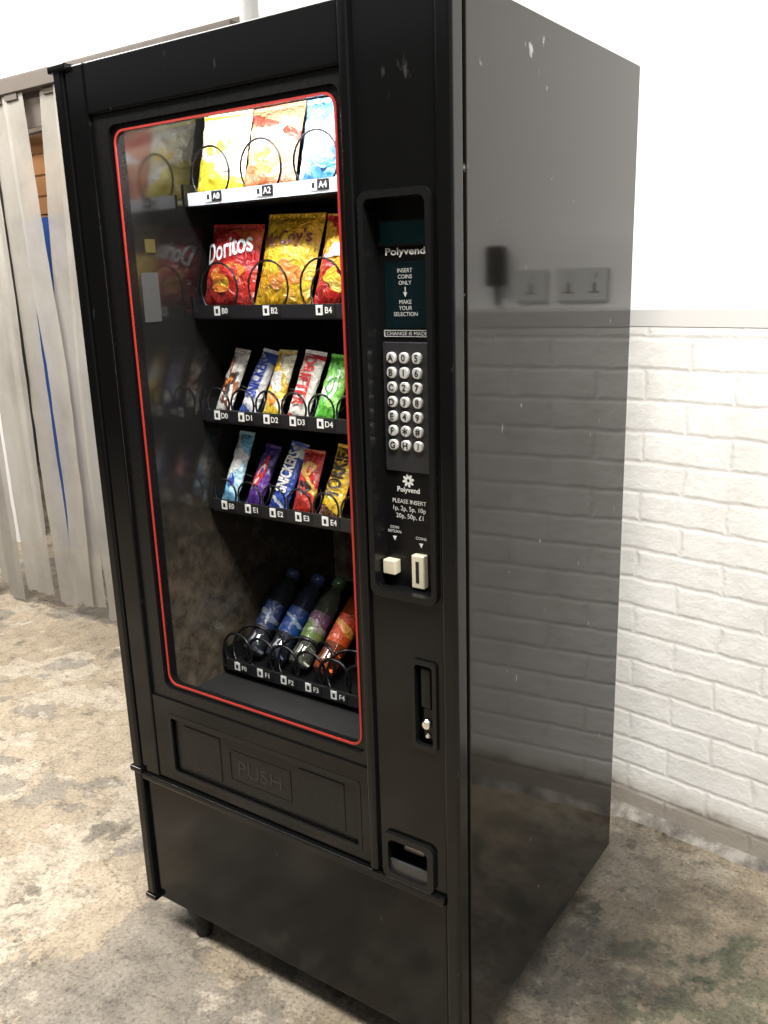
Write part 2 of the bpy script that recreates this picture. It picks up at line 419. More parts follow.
_tc = {}
def text_geo(s):
    if s in _tc: return _tc[s]
    c = bpy.data.curves.new('t', 'FONT'); c.body = s; c.align_x = 'CENTER'; c.align_y = 'CENTER'; c.resolution_u = 3
    o = bpy.data.objects.new('t', c); COL.objects.link(o)
    bpy.context.view_layer.update()
    dg = bpy.context.evaluated_depsgraph_get()
    me = bpy.data.meshes.new_from_object(o.evaluated_get(dg))
    vs = [v.co.copy() for v in me.vertices]; fs = [list(p.vertices) for p in me.polygons]
    bpy.data.objects.remove(o); bpy.data.curves.remove(c); bpy.data.meshes.remove(me)
    x0, x1 = min(v.x for v in vs), max(v.x for v in vs); y0, y1 = min(v.y for v in vs), max(v.y for v in vs)
    vs = [((v.x-(x0+x1)/2), (v.y-(y0+y1)/2)) for v in vs]
    _tc[s] = (vs, fs, x1-x0, y1-y0)
    return _tc[s]

def add_text(bm, s, cx, y, cz, h=None, w=None, mi=0, rot=0, fn=None, depth=0, bold=0):
    vs, fs, tw, th = text_geo(s)
    if w and h: kx, kz = w/tw, h/th
    elif w: kx = kz = w/tw
    else: kx = kz = h/th
    ca, sa = math.cos(R(rot)), math.sin(R(rot))
    offs = [(0, 0)] if not bold else [(-bold, 0), (bold, 0), (0, bold*.7), (0, -bold*.7)]
    for q, (ox, oz) in enumerate(offs):
        P = []
        for a, b in vs:
            a = a*kx+ox; b = b*kz+oz
            X = cx + a*ca - b*sa; Z = cz + a*sa + b*ca
            P.append((X, (fn(X, Z) if fn else y) - q*.00003, Z))
        V = [bm.verts.new(p) for p in P]
        for f in fs:
            try: nf = bm.faces.new([V[i] for i in f]); nf.material_index = mi
            except ValueError: pass
        if depth:
            ed = {}
            for f in fs:
                for i in range(len(f)):
                    k = (f[i], f[(i+1) % len(f)]); kk = tuple(sorted(k)); ed[kk] = ed.get(kk, 0)+1
            W = [bm.verts.new((p[0], p[1]+depth, p[2])) for p in P]
            for (a, b), c in ed.items():
                if c == 1:
                    nf = bm.faces.new((V[a], V[b], W[b], W[a])); nf.material_index = mi

# ------------------------------------------------------------------ room
def structure(o):
    o['kind'] = 'structure'; return o
bm = NB(); box(bm, -7, 4.5, -5, 5, -.1, 0)
structure(build('floor', bm, FLOOR, smooth=False))
WM = Matrix.Translation((.15, .975, 0)) @ Matrix.Rotation(R(-8), 4, 'Z')
def on_wall(o): o.matrix_world = WM; return o
SB = .18     # the plastered upper wall stands back behind the brick half-wall
bm = NB()
box(bm, -2.12, 3.2, 0, .32, 0, 1.335, mi=0)
box(bm, -2.12, 3.2, SB, .32, 1.335, 3.2, mi=1)
structure(on_wall(build('wall_back', bm, [BRICK, PLASTER])))
bm = NB(); box(bm, -4.2, -2.12, SB, .32, 2.2, 3.2, mi=0)
box(bm, -6, -4.2, SB, .32, 0, 3.2, mi=0)
structure(on_wall(build('wall_opening', bm, [PLASTER])))
bm = NB(); box(bm, -2.12, 3.2, -.002, SB, 1.310, 1.350, bev=.0015, seg=2)
structure(on_wall(build('trim_1', bm, LEDGE)))
bm = NB(); prev = None                         # rough mortar fillet along the foot of the wall
for i in range(241):
    s = -2.12 + 5.32*i/240
    h = .018 + .012*noise.noise(Vector((s*7, 0, 1))) + .006*noise.noise(Vector((s*23, 0, 1))); d = .035 + .018*noise.noise(Vector((s*7, 3, 1))) + .008*noise.noise(Vector((s*25, 3, 1)))
    cur_ = [bm.verts.new(p) for p in ((s, .01, h), (s, -.003, h), (s, -d*.6, h*.45), (s, -d, -.002))]
    if prev:
        for a in range(3): bm.faces.new((prev[a], prev[a+1], cur_[a+1], cur_[a]))
    prev = cur_
structure(on_wall(build('baseboard_back', bm, KERB)))
bm = NB(); box(bm, -7, 4.5, -5, -4.9, 0, 3.2); structure(build('wall_front', bm, DARKW))
bm = NB(); box(bm, -7, -6.9, -4.9, 5, 0, 3.2); structure(build('wall_left', bm, DARKW))
bm = NB(); box(bm, -6.9, -1, 3.2, 3.3, 0, 3.2); structure(build('wall_store', bm, PALEW))

# strip curtain on its rail
cur = empty('strip_curtain', (-2.4, 1.14, 0), 'curtain of dirty translucent grey plastic strips hanging from a grimy rail', 'curtain', world_parts=True)
bm = NB()
box(bm, -4.0, -1.44, 1.118, 1.165, 2.175, 2.23, bev=.004)
box(bm, -4.0, -1.44, 1.168, 1.175, 2.05, 2.25, bev=.002)
build('rail', bm, STEEL, cur)
for x, y in ((-3.3, 1.64), (-2.4, 1.51), (-1.6, 1.40)):
    bm = NB(); box(bm, x-.02, x+.02, 1.165, y, 2.21, 2.225, bev=.002); build('rail_bracket', bm, STEEL, cur)
for k, x in enumerate((-3.30, -3.19, -3.08, -2.97, -2.86, -2.745, -2.625, -2.40, -2.295, -2.185, -2.08, -1.975)):
    bm = NB(); rows = []
    w = random.uniform(.060, .074); tw = random.uniform(-.06, .06); yo = 1.14 + (.007 if k % 2 else -.007)
    lean = random.uniform(-.03, .03); zb = random.uniform(.005, .09)
    if k == 5: lean = .03
    if k == 6: lean = .065
    if k == 7: lean = -.095
    if k == 8: lean = -.06
    if k == 9: lean = -.03
    ph = random.uniform(0, 6)
    for j in range(33):
        z = 2.2 - (2.2-zb)*j/32; row = []
        f_ = j/32
        sway = lean*min(1, f_*2) + .014*f_*math.sin(f_*7+ph)
        a = tw*f_ + .05*f_*math.sin(f_*9+ph*1.3)
        for i in range(9):
            u = (i-4)/4
            rip = .008*f_*noise.noise(Vector((u*1.1+k*5, z*3, 2))) + .004*noise.noise(Vector((u*2+k*5, z*9, 4)))
            row.append(bm.verts.new((x+sway+u*w*math.cos(a), yo + u*w*math.sin(a) + .002*(1-u*u) + rip, z + .012*f_*noise.noise(Vector((u*2+k, 7, 1))) )))
        rows.append(row)
    for a, b in zip(rows[:-1], rows[1:]):
        for i in range(8): bm.faces.new((a[i], a[i+1], b[i+1], b[i]))
    build('strip', bm, PVC, cur, angle=80)
    bm = NB(); box(bm, x-.04, x+.04, yo-.008, yo+.012, 2.15, 2.2, bev=.003); build('clamp_plate', bm, STEEL, cur)

bm = NB(); lathe(bm, [(.030, 2.10), (.030, 3.1)], Matrix.Translation((-1.37, 1.13, 0)))
for z in (2.32, 2.75): lathe(bm, [(.036, z), (.036, z+.04)], Matrix.Translation((-1.37, 1.13, 0)))
o = build('conduit_pipe', bm, GREYP)
o['label'] = 'grey vertical pipe on the white wall at the end of the curtain rail'; o['category'] = 'pipe'

lk = empty('storage_locker', (-3.15, 1.95, 0), 'blue metal locker glimpsed through the gap in the strip curtain', 'locker', world_parts=True)
bm = NB(); box(bm, -3.7, -2.7, 1.82, 2.15, 0, 1.80, bev=.006); build('body', bm, BLUE, lk)
for x in (-3.69, -3.195):
    bm = NB(); box(bm, x, x+.485, 1.805, 1.82, .05, 1.77, bev=.004); d = build('door', bm, BLUE, lk)
    bm = NB(); box(bm, x+.44, x+.455, 1.79, 1.806, .9, 1.02, bev=.003); build('handle', bm, CHROME, d)
cr = empty('wooden_crate', (-3.15, 1.95, 1.80), 'brown wooden crate on top of the blue locker behind the curtain', 'crate', world_parts=True)
bm = NB()
for y in (1.83, 2.1):
    for k in range(4): box(bm, -3.65, -2.75, y, y+.02, 1.805+.1*k, 1.895+.1*k, bev=.003)
build('slat_side', bm, WOOD, cr)
bm = NB()
for x in (-3.65, -2.775): box(bm, x, x+.025, 1.85, 2.1, 1.80, 2.2, bev=.003)
box(bm, -3.65, -2.75, 1.83, 2.12, 1.80, 1.815)
build('end_board', bm, WOOD, cr)

# sockets on the wall to the right (mirrored in the glossy side panel)
def socket(xw, hw, lab, gangs):
    s = (xw-.15)/math.cos(R(8)) - SB*math.tan(R(8))
    e = empty('wall_socket', WM @ Vector((s, SB, 1.41)), lab, 'socket', rot=(0, 0, R(-8)))
    bm = NB(); rplate(bm, -hw, hw, -.043, .043, .006, -.012, 0, ch=.003); build('faceplate', bm, SOCK, e)
    for sx in gangs:
        bm = NB(); box(bm, sx-.004, sx+.004, -.016, -.011, .015, .032, bev=.001); build('switch', bm, SOCK, e)
        bm = NB()
        box(bm, sx-.0145, sx+.0145, -.0126, -.0115, -.022, -.019); box(bm, sx-.003, sx+.003, -.0126, -.0115, -.0195, .004)
        build('pin_hole', bm, INK, e)
    return s
s1 = socket(.275, .068, 'white double wall socket above the ledge, mirrored in the machine side', (-.034, .034))
s2 = socket(.41, .043, 'white single wall socket above the ledge, between double socket and black box', (0,))
e = empty('junction_box', WM @ Vector((s2+.095, SB, 1.46)), 'small black box with a cable on the white wall beside the sockets', 'electrical box', rot=(0, 0, R(-8)))
bm = NB(); rplate(bm, -.025, .025, -.05, .055, .008, -.04, 0, ch=.004); build('casing', bm, BLK2, e)
bm = NB(); tube(bm, [(0, -.012, -.04-.0085*i) for i in range(8)], .006, 8); build('cable', bm, BLK2, e)

# ------------------------------------------------------------------ vending machine
RT = empty('vending_machine', (-.4165, .365, 0), 'tall black vending machine with red lined glass door and number keypad', 'vending machine', world_parts=True)
ZB, ZT = .076, 1.826
bm = NB()
box(bm, -.828, -.80, .05, .73, ZB, ZT, bev=.003)
box(bm, -.80, -.004, .715, .73, ZB, ZT)
box(bm, -.80, -.004, .05, .73, ZT-.02, ZT)
box(bm, -.80, -.004, .05, .73, ZB, ZB+.02)
box(bm, -.185, -.17, .05, .715, ZB+.02, ZT-.02)
build('cabinet', bm, BLK, RT)
bm = NB(); box(bm, -.012, 0, .036, .73, ZB, ZT, bev=.003); build('side_panel', bm, SIDE, RT)
bm = NB(); box(bm, -.028, .001, -.006, .029, ZB-.006, ZT, bev=.007, seg=3); build('corner_post', bm, BLK, RT)
bm = NB(); box(bm, -.832, -.806, -.010, .05, ZB, ZT+.002, bev=.006, seg=3)
box(bm, -.838, -.80, -.014, .05, .400, .414, bev=.004); box(bm, -.835, -.80, -.014, .05, ZB-.004, ZB+.008, bev=.003)
box(bm, -.840, -.79, -.014, .05, ZT-.010, ZT+.004, bev=.003)
build('hinge_stile', bm, BLK, RT)
bm = NB(); box(bm, -.806, -.752, -.004, .045, .405, ZT, bev=.005); build('door_stile', bm, BLK, RT)
bm = NB(); box(bm, -.752, -.184, -.004, .045, 1.738, ZT, bev=.005); build('door_top_rail', bm, BLK, RT)
bm = NB(); ring(bm, rrect(-.752, -.184, .60, 1.738, .004), rrect(-.712, -.194, .626, 1.718, .018), .004, .04)
build('glass_frame', bm, BLK2, RT)
bm = NB(); ring(bm, rrect(-.7125, -.1925, .6255, 1.7185, .024), rrect(-.6998, -.2080, .6382, 1.7058, .02), .0105, .016)
build('glass_border', bm, BLK2, RT)
bm = NB(); ring(bm, rrect(-.7035, -.2035, .6345, 1.7095, .024), rrect(-.6998, -.2075, .6382, 1.7058, .02), .0085, .0109)
build('red_outline', bm, RED, RT)
# bottom of the door with the delivery flap
bm = NB(); holed(bm, -.752, -.184, .408, .602, 0, .05, [(-.705, -.21, .43, .565)])
build('door_bottom_rail', bm, BLK, RT)
bm = NB(); ring(bm, rrect(-.710, -.206, .425, .570, .006), rrect(-.70, -.214, .435, .56, .006), -.001, .004)
build('flap_surround', bm, BLK2, RT)
bm = NB(); box(bm, -.70, -.214, .007, .018, .433, .562, bev=.003); fl = build('delivery_flap', bm, BLK2, RT)
for a, b in ((-.670, -.565), (-.357, -.248)):
    bm = NB(); rplate(bm, a, b, .448, .548, .003, .0052, .012, ch=.001)
    build('flat_pad', bm, BLK2, fl)
bm = NB(); ring(bm, rrect(-.541, -.378, .462, .532, .004), rrect(-.538, -.381, .465, .529, .003), .0058, .012)
build('push_plate', bm, BLK2, fl)
bm = NB(); add_text(bm, 'PUSH', -.4595, .0062, .497, h=.030, w=.115, depth=.003)
build('embossed_lettering', bm, principled('push_black', (.008, .008, .008), .4), fl)
# post, column
bm = NB(); box(bm, -.185, -.166, -.010, .045, .405, ZT+.003, bev=.006, seg=3); build('door_post', bm, BLK, RT)
bm = NB(); holed(bm, -.166, -.028, .392, ZT, 0, .02, [(-.153, -.042, .947, 1.555), (-.083, -.045, .684, .833), (-.150, -.056, .408, .488)])
build('control_column', bm, BLK, RT)
bm = NB(); box(bm, -.806, -.028, -.010, .04, .388, .404, bev=.004); build('trim_bar', bm, BLK, RT)
bm = NB(); box(bm, -.806, -.03, .002, .05, ZB, .388, bev=.004); build('kick_panel', bm, BLK, RT)
# control panel
bm = NB(); ring(bm, rrect(-.161, -.035, .938, 1.564, .016), rrect(-.151, -.044, .949, 1.553, .012), -.007, .006)
build('control_bezel', bm, BLK2, RT)
PY = .032
bm = NB(); box(bm, -.156, -.040, PY, PY+.004, .944, 1.558)
for a in ((-.156, -.1525), (-.0425, -.039)): box(bm, a[0], a[1], .006, PY, .944, 1.558)
box(bm, -.156, -.039, .006, PY, 1.5545, 1.558); box(bm, -.156, -.039, .006, PY, .944, .9475)
cp = build('control_panel', bm, BLK2, RT)
bm = NB(); rplate(bm, -.147, -.060, 1.489, 1.522, .002, PY-.003, PY); build('display', bm, DISP, cp)
bm = NB(); ring(bm, rrect(-.149, -.058, 1.486, 1.525, .003), rrect(-.146, -.061, 1.4895, 1.5215, .002), PY-.006, PY); build('display_frame', bm, BLK2, cp)
bm = NB(); rplate(bm, -.140, -.066, 1.366, 1.464, .002, PY-.002, PY); build('instruction_window', bm, TEAL, cp)
WHTF = principled('faint_white_print', (.5, .5, .49), .5)
def letter(*items, mat=None):
    bm = NB()
    for it in items:
        if it[0] == 'tri':
            _, x, z, s, y = it
            v = [bm.verts.new((x+a*s, y, z+b*s)) for a, b in ((-1, 1), (1, 1), (0, -1))]; bm.faces.new(v)
        elif it[0] == 'box': box(bm, *it[1:])
        elif it[0] == 'ring': ring(bm, *it[1:])
        else: add_text(bm, it[0], it[1], it[2], it[3], h=it[4], w=it[5], bold=(it[6] if len(it) > 6 else 0))
    return build('lettering', bm, mat or WHT, cp, smooth=False)
P1 = PY-.001; P3 = PY-.003
letter(('Polyvend', -.103, P1, 1.477, .0135, .070, .0005))
letter(*[(s, -.103, P3, z, .0060, None) for s, z in (('INSERT', 1.451), ('COINS', 1.442), ('ONLY', 1.433))], mat=WHTF)
letter(('box', -.1036, -.1024, P3, P3+.0005, 1.418, 1.427), ('tri', -.103, 1.4155, .0036, P3), mat=WHTF)
letter(*[(s, -.103, P3, z, .0060, None) for s, z in (('MAKE', 1.405), ('YOUR', 1.396), ('SELECTION', 1.387))], mat=WHTF)
letter(('ring', rrect(-.1445, -.0615, 1.353, 1.363, .001), rrect(-.1437, -.0623, 1.3538, 1.3622, .001), PY-.0015, PY), ('CHANGE IS MADE', -.103, P1, 1.358, .0055, .074), mat=WHTF)
letter(('Polyvend', -.107, P1, 1.111, None, .042, .0003))
letter(('PLEASE INSERT', -.106, P1, 1.0925, None, .064), ('1p, 2p, 5p, 10p', -.106, P1, 1.0795, None, .062), ('20p, 50p, £1', -.106, P1, 1.067, None, .052))
letter(('COIN', -.136, P1, 1.047, .0048, None), ('RETURN', -.136, P1, 1.040, .0048, None), ('tri', -.136, 1.028, .004, P1))
letter(('COINS', -.085, P1, 1.034, .0048, None), ('tri', -.085, 1.022, .004, P1))
bm = NB()
for k in range(8):   # eight petal emblem
    a = math.pi*k/4 + .2
    cx_, cz_ = -.107+.0068*math.cos(a), 1.1275+.0068*math.sin(a)
    v = []
    for t in range(10):
        b = 2*math.pi*t/10; px, pz = .0046*math.cos(b), .0024*math.sin(b)
        v.append(bm.verts.new((cx_+px*math.cos(a)-pz*math.sin(a), P1, cz_+px*math.sin(a)+pz*math.cos(a))))
    bm.faces.new(v)
build('petal_emblem', bm, WHT, cp, smooth=False)
bm = NB(); rplate(bm, -.147, -.062, 1.142, 1.345, .003, PY-.004, PY, ch=.001); build('keypad', bm, PADM, cp)
KEYM = principled('key_silver', (.60, .60, .58), .32, metal=.3)
rows = ['A05', 'B16', 'C27', 'D38', 'E49', 'F*#', 'GHJ']
bmL = NB()
for r_, s in enumerate(rows):
    for c_, ch in enumerate(s):
        x = -.1295+.0235*c_; z = 1.3215-.0227*r_
        bm = NB(); rplate(bm, x-.0086, x+.0086, z-.0086, z+.0086, .0076, PY-.009, PY-.003, ch=.0016); build('key', bm, KEYM, cp)
        add_text(bmL, ch, x, PY-.0094, z, h=.0097, bold=.0004)
build('key_lettering', bmL, INK, cp, smooth=False)
bm = NB(); box(bm, -.150, -.126, PY-.018, PY, .970, .994, bev=.002); build('coin_return_button', bm, CREAM, cp)
bm = NB(); rplate(bm, -.098, -.074, .952, 1.008, .002, PY-.012, PY, ch=.0015); cs = build('coin_slot_plate', bm, CREAM, cp)
bm = NB(); box(bm, -.0895, -.0835, PY-.0126, PY-.0115, .962, .998)
build('coin_slot', bm, [INK], cp)
# lock handle
bm = NB(); ring(bm, rrect(-.0885, -.040, .678, .839, .008), rrect(-.081, -.0475, .687, .831, .006), -.005, .004)
box(bm, -.084, -.044, .022, .026, .682, .836); box(bm, -.084, -.082, .004, .022, .684, .834); box(bm, -.047, -.045, .004, .022, .684, .834)
lh = build('lock_recess', bm, BLK2, RT)
bm = NB(); box(bm, -.075, -.053, .000, .020, .752, .826, bev=.005, seg=3); box(bm, -.078, -.050, .008, .022, .69, .752, bev=.004); build('pull_handle', bm, BLK, lh)
YM = Matrix.Rotation(R(90), 4, 'X')
bm = NB(); lathe(bm, [(.0095, 0), (.0095, .007), (.007, .010), (.003, .0105)], Matrix.Translation((-.064, .010, .722)) @ YM)
build('lock_barrel', bm, CHROME, lh)
bm = NB(); lathe(bm, [(.005, 0), (.005, .006), (.003, .008)], Matrix.Translation((-.064, .012, .70)) @ YM)
build('lock_screw', bm, CHROME, lh)
# coin return cup
bm = NB(); ring(bm, rrect(-.156, -.050, .402, .494, .014), rrect(-.144, -.062, .414, .482, .012), -.008, .006)
box(bm, -.150, -.056, .055, .058, .406, .490); box(bm, -.150, -.144, .006, .055, .408, .488); box(bm, -.062, -.056, .006, .055, .408, .488)
box(bm, -.15, -.056, .006, .055, .482, .488)
cc = build('coin_cup', bm, BLK2, RT)
bm = NB(); rows_ = []
for j in range(7):
    a = R(90*j/6); rows_.append([bm.verts.new((x, .054-.05*math.sin(a), .414+.05*(1-math.cos(a))*.5)) for x in (-.144, -.062)])
for a, b in zip(rows_[:-1], rows_[1:]): bm.faces.new((a[0], a[1], b[1], b[0]))
box(bm, -.144, -.062, -.002, .004, .412, .438, bev=.002)
build('cup_scoop', bm, principled('scoop_black', (.03, .03, .03), .25), cc)
bm = NB(); box(bm, -.130, -.085, .02, .03, .446, .470, bev=.004); build('cup_flap', bm, principled('cup_steel', (.35, .34, .32), .35, metal=.8), cc)
# legs
for x, y in ((-.70, .035), (-.09, .035), (-.70, .68), (-.09, .68)):
    bm = NB(); lathe(bm, [(.017, 0), (.019, .004), (.024, ZB-.02), (.034, ZB-.012), (.034, ZB+.002)], Matrix.Translation((x, y, 0))); build('leg', bm, BLKM, RT)

# interior
bm = NB()
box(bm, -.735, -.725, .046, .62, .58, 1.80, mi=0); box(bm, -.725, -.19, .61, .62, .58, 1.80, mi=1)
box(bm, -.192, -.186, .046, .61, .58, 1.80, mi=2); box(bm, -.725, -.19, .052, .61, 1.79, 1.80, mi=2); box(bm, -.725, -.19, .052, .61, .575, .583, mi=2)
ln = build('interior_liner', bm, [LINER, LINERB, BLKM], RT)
bm = NB(); box(bm, -.7248, -.7238, .058, .10, 1.372, 1.465); build('paper_notice', bm, PAPER, ln)
bm = NB(); box(bm, -.7248, -.7235, .075, .10, 1.502, 1.527); build('yellow_sticker', bm, YEL, ln)
bm = NB(); lathe(bm, [(.011, 0), (.011, .48)], Matrix.Translation((-.70, .075, 1.762)) @ Matrix.Rotation(R(90), 4, 'Y')); build('light_tube', bm, TUBE2, RT)
bm = NB(); lathe(bm, [(.009, .86), (.009, 1.66)], Matrix.Translation((-.204, .064, 0))); build('light_tube', bm, FILL_TUBE, RT)  # added upright fill tube behind the post, brightens the products

LANE5 = [-.655+.068*k for k in range(7)]
LANEW = [-.632, -.502, -.372]
ROWZ = {'A': 1.604, 'B': 1.389, 'D': 1.179, 'E': .987, 'F': .615}
TOPZ = {}
for row, zc in ROWZ.items():
    wide = row in 'AB'
    zf = zc-.012; TOPZ[row] = zf
    bm = NB()
    x0 = -.708; x1 = -.722
    box(bm, x1, -.200, .184, .58, zf-.003, zf); box(bm, x0, -.200, .180, .184, zc-.018, zc+.010, bev=.001)
    box(bm, x1, x1+.001, .184, .58, zf, zf+.04); box(bm, -.202, -.200, .182, .58, zf, zf+.04); box(bm, x1, -.2, .575, .58, zf, zf+.09)
    lanes = LANEW if wide else LANE5
    tr = build('shelf_tray', bm, TRAYM, RT)
    bm = NB(); box(bm, x0+.002, -.202, .1785, .180, zc-.015, zc+.009); build('label_rail', bm, TRAYW if row == 'A' else TRAYM, tr)
    for k, c in enumerate(lanes[:5]):
        num = row + str(2*k if wide else k)
        y = .1765
        bm = NB()
        box(bm, c-.024, c-.009, y, y+.002, zc-.010, zc+.008, mi=0); box(bm, c-.0195, c-.013, y-.0003, y, zc-.006, zc+.003, mi=1)
        box(bm, c-.007, c+.018, y, y+.002, zc-.010, zc+.008, mi=1)
        add_text(bm, num, c+.0055, y-.0005, zc-.001, h=.011, mi=0, bold=.0003)
        build('price_label', bm, [WHT, INK], tr, smooth=False)
    for k, c in enumerate(lanes):
        off = -.016 if wide else -.020
        rr = .050 if wide else (.031 if row != 'F' else .041); pitch = .11 if wide else .10
        n = 24; turns = 4
        sgn = 1 if k % 2 else -1
        pts = []
        for i in range(n*turns+1):
            q = i/n
            yy = .1865 + (.004 if row == 'F' and k % 2 else 0) + max(0, q-.95)*pitch
            pts.append((c+off + sgn*rr*math.sin(2*math.pi*q), min(yy, .57), zf+rr+.003-rr*math.cos(2*math.pi*q)))
        bm = NB(); tube(bm, pts, .0021 if wide else (.0023 if row != 'F' else .0034), 6); build('wire_spiral', bm, WIRE, tr, angle=80)

# ------------------------------------------------------------------ products
def wrapper(name, label, cat, group, x, row, y, lean, w, h, t, mat, lettering=(), emblems=(), yaw=0, wr=.0, roll=0):
    e = empty(name, (x, y, TOPZ[row]+.004), label, cat, group, rot=(-R(lean), R(roll), R(yaw)))
    sh = .05*h
    hb = h-2*sh
    def T(u, v):
        return t/2*max(0, 1-abs(u)**2.4)**.7*max(0, 1-abs(v)**3)**.6
    def surf(X, Z):
        return -T(max(-1, min(1, X/(w/2))), max(-1, min(1, (Z-h/2)/(hb/2)))) - .0014
    bm = NB(); nu, nv = 16, 22; sd = random.random()*50
    for s in (-1, 1):
        G = []
        for j in range(nv+1):
            v = -1+2*j/nv; row_ = []
            for i in range(nu+1):
                u = -1+2*i/nu
                y_ = T(u, v)
                if 0 < i < nu and 0 < j < nv: y_ += wr*noise.noise(Vector((u*2.5+sd, v*3.2, s)))*min(1, y_/(t*.25))
                row_.append(bm.verts.new((u*w/2*(1-.05*(1-v*v)), s*y_, h/2+v*hb/2)))
            G.append(row_)
        for a, b in zip(G[:-1], G[1:]):
            for i in range(nu): bm.faces.new((a[i], a[i+1], b[i+1], b[i]))
    bmesh.ops.remove_doubles(bm, verts=list(bm.verts), dist=1e-5)
    build('wrapper', bm, mat, e, angle=70)
    for z0, z1 in ((0, sh), (h-sh, h)):
        bm = NB(); N = 28; A = []
        for i in range(N+1):
            X = -w/2+w*i/N; yy = .0008*(1 if i % 2 else -1); q = .0012*(i % 2)
            A.append([bm.verts.new((X, yy-.0004, z0-(q if z0 == 0 else 0))), bm.verts.new((X, yy-.0004, z1+(q if z0 else 0)))])
        for a, b in zip(A[:-1], A[1:]): bm.faces.new((a[0], b[0], b[1], a[1]))
        build('crimped_seal', bm, mat, e, smooth=False)
    for (cx, cz, rx, rz, rot, m) in emblems:
        bm = NB(); nn = 24; c = bm.verts.new((cx, surf(cx, cz), cz)); prev = None
        ca, sa = math.cos(R(rot)), math.sin(R(rot)); ph = random.random()*6
        for q in (.35, .7, 1):
            ringv = []
            for k in range(nn):
                a = 2*math.pi*k/nn; wob = 1+.16*math.sin(3*a+ph)+.10*math.sin(5*a+2*ph)
                X0 = rx*q*wob*math.cos(a); Z0 = rz*q*wob*math.sin(a)
                X = cx+X0*ca-Z0*sa; Z = cz+X0*sa+Z0*ca
                ringv.append(bm.verts.new((X, surf(X, Z)+.0004, Z)))
            for k in range(nn):
                if prev: bm.faces.new((prev[k], prev[(k+1) % nn], ringv[(k+1) % nn], ringv[k]))
                else: bm.faces.new((c, ringv[k], ringv[(k+1) % nn]))
            prev = ringv
        build('printed_emblem', bm, m, e)
    for (s, cx, cz, hh, ww, rot, m) in lettering:
        bm = NB(); add_text(bm, s, cx, 0, cz, h=hh, w=ww, rot=rot, fn=lambda X, Z: surf(X, Z)-.0024, bold=.0010)
        build('lettering', bm, m, e, smooth=False)
    return e

def C(name, c, r=.35, pa=.3): return wrap_mat(name, [(0, c)], rough=r, print_amt=pa)
mRed = C('print_red', (.6, .015, .015), pa=.05); mYel = C('print_yellow', (.85, .55, .03)); mBlue = C('print_blue', (.02, .06, .38), pa=.05); mDk = C('print_dark', (.035, .012, .01), pa=.05)
mDkRed = C('print_dark_red', (.22, .04, .015), pa=.3)
mOr = C('print_orange', (.8, .25, .03)); mWh = C('print_white', (.85, .84, .8), pa=.1); mGold = C('print_gold', (.6, .38, .08)); mGr = C('print_green', (.05, .35, .04)); mSky = C('print_sky', (.15, .45, .8))
GA, GB_, GD, GE, GF = 'crisp bags on the top shelf', 'crisp bags on the second shelf', 'bars on the third shelf', 'bars on the fourth shelf', 'drinks on the bottom shelf'
W1 = wrap_mat('bag_cream', [(0, (.75, .60, .04)), (.34, (.84, .76, .50)), (.78, (.85, .82, .72))], .35, .2, print_amt=.35)
W2 = wrap_mat('bag_peach', [(0, (.68, .19, .08)), (.2, (.76, .34, .18)), (.70, (.54, .06, .035)), (.84, (.74, .27, .14))], .3, .2, print_amt=.35)
W3 = wrap_mat('bag_skyblue', [(0, (.10, .32, .68)), (.32, (.70, .79, .85)), (.62, (.16, .42, .76))], -.5, .25, print_amt=.3)
W4 = wrap_mat('bag_red', [(0, (.35, .02, .015)), (.25, (.6, .03, .02)), (.62, (.5, .015, .015)), (.9, (.7, .12, .03))], .3, .35)
W5 = wrap_mat('bag_yellow', [(0, (.75, .42, .02)), (.3, (.85, .55, .03)), (.85, (.8, .42, .02))], .3, .2)
W6 = wrap_mat('bag_amber_red', [(0, (.55, .02, .02)), (.38, (.8, .42, .03)), (.75, (.6, .03, .02))], .5, .25)
LB = 15
wrapper('crisp_bag', 'cream crisp bag with yellow base, leftmost bag on the top shelf', 'crisps', GA, -.650, 'A', .206, LB, .130, .170, .042, W1, [], [(.0, .10, .034, .016, 20, mYel), (.012, .06, .022, .014, 0, mWh)], wr=.008, roll=1)
wrapper('crisp_bag', 'orange red crisp bag, middle of the three on the top shelf', 'crisps', GA, -.519, 'A', .203, LB+2, .130, .170, .042, W2, [], [(0, .105, .042, .014, 15, mWh), (0, .055, .03, .022, 0, mOr)], wr=.008, roll=0)
wrapper('crisp_bag', 'blue and white crisp bag at right end of the top shelf', 'crisps', GA, -.388, 'A', .208, LB, .130, .166, .042, W3, [], [(0, .10, .042, .018, 20, mWh), (0, .055, .028, .02, 0, mSky)], wr=.008, roll=1)
wrapper('crisp_bag', 'red crisp bag with white lettering on the second shelf', 'crisps', GB_, -.649, 'B', .204, LB, .138, .178, .042, W4, [('Doritos', -.002, .128, .042, .114, 16, mWh)], [(0, .07, .042, .026, 25, mOr), (.006, .066, .024, .014, 10, mYel)], wr=.006, roll=3)
wrapper('crisp_bag', 'golden yellow crisp bag with dark red lettering on the second shelf', 'crisps', GB_, -.507, 'B', .206, LB+3, .142, .194, .042, W5, [('McCoy\'s', 0, .138, .036, .114, 6, mDkRed)], [(.01, .07, .038, .026, 10, mOr)], wr=.005, roll=2)
wrapper('crisp_bag', 'amber and red crisp bag at right end of the second shelf', 'crisps', GB_, -.370, 'B', .210, LB, .128, .180, .042, W6, [], [(0, .115, .042, .018, 12, mWh), (0, .06, .032, .025, 0, mYel)], wr=.006, roll=5)
B = 26
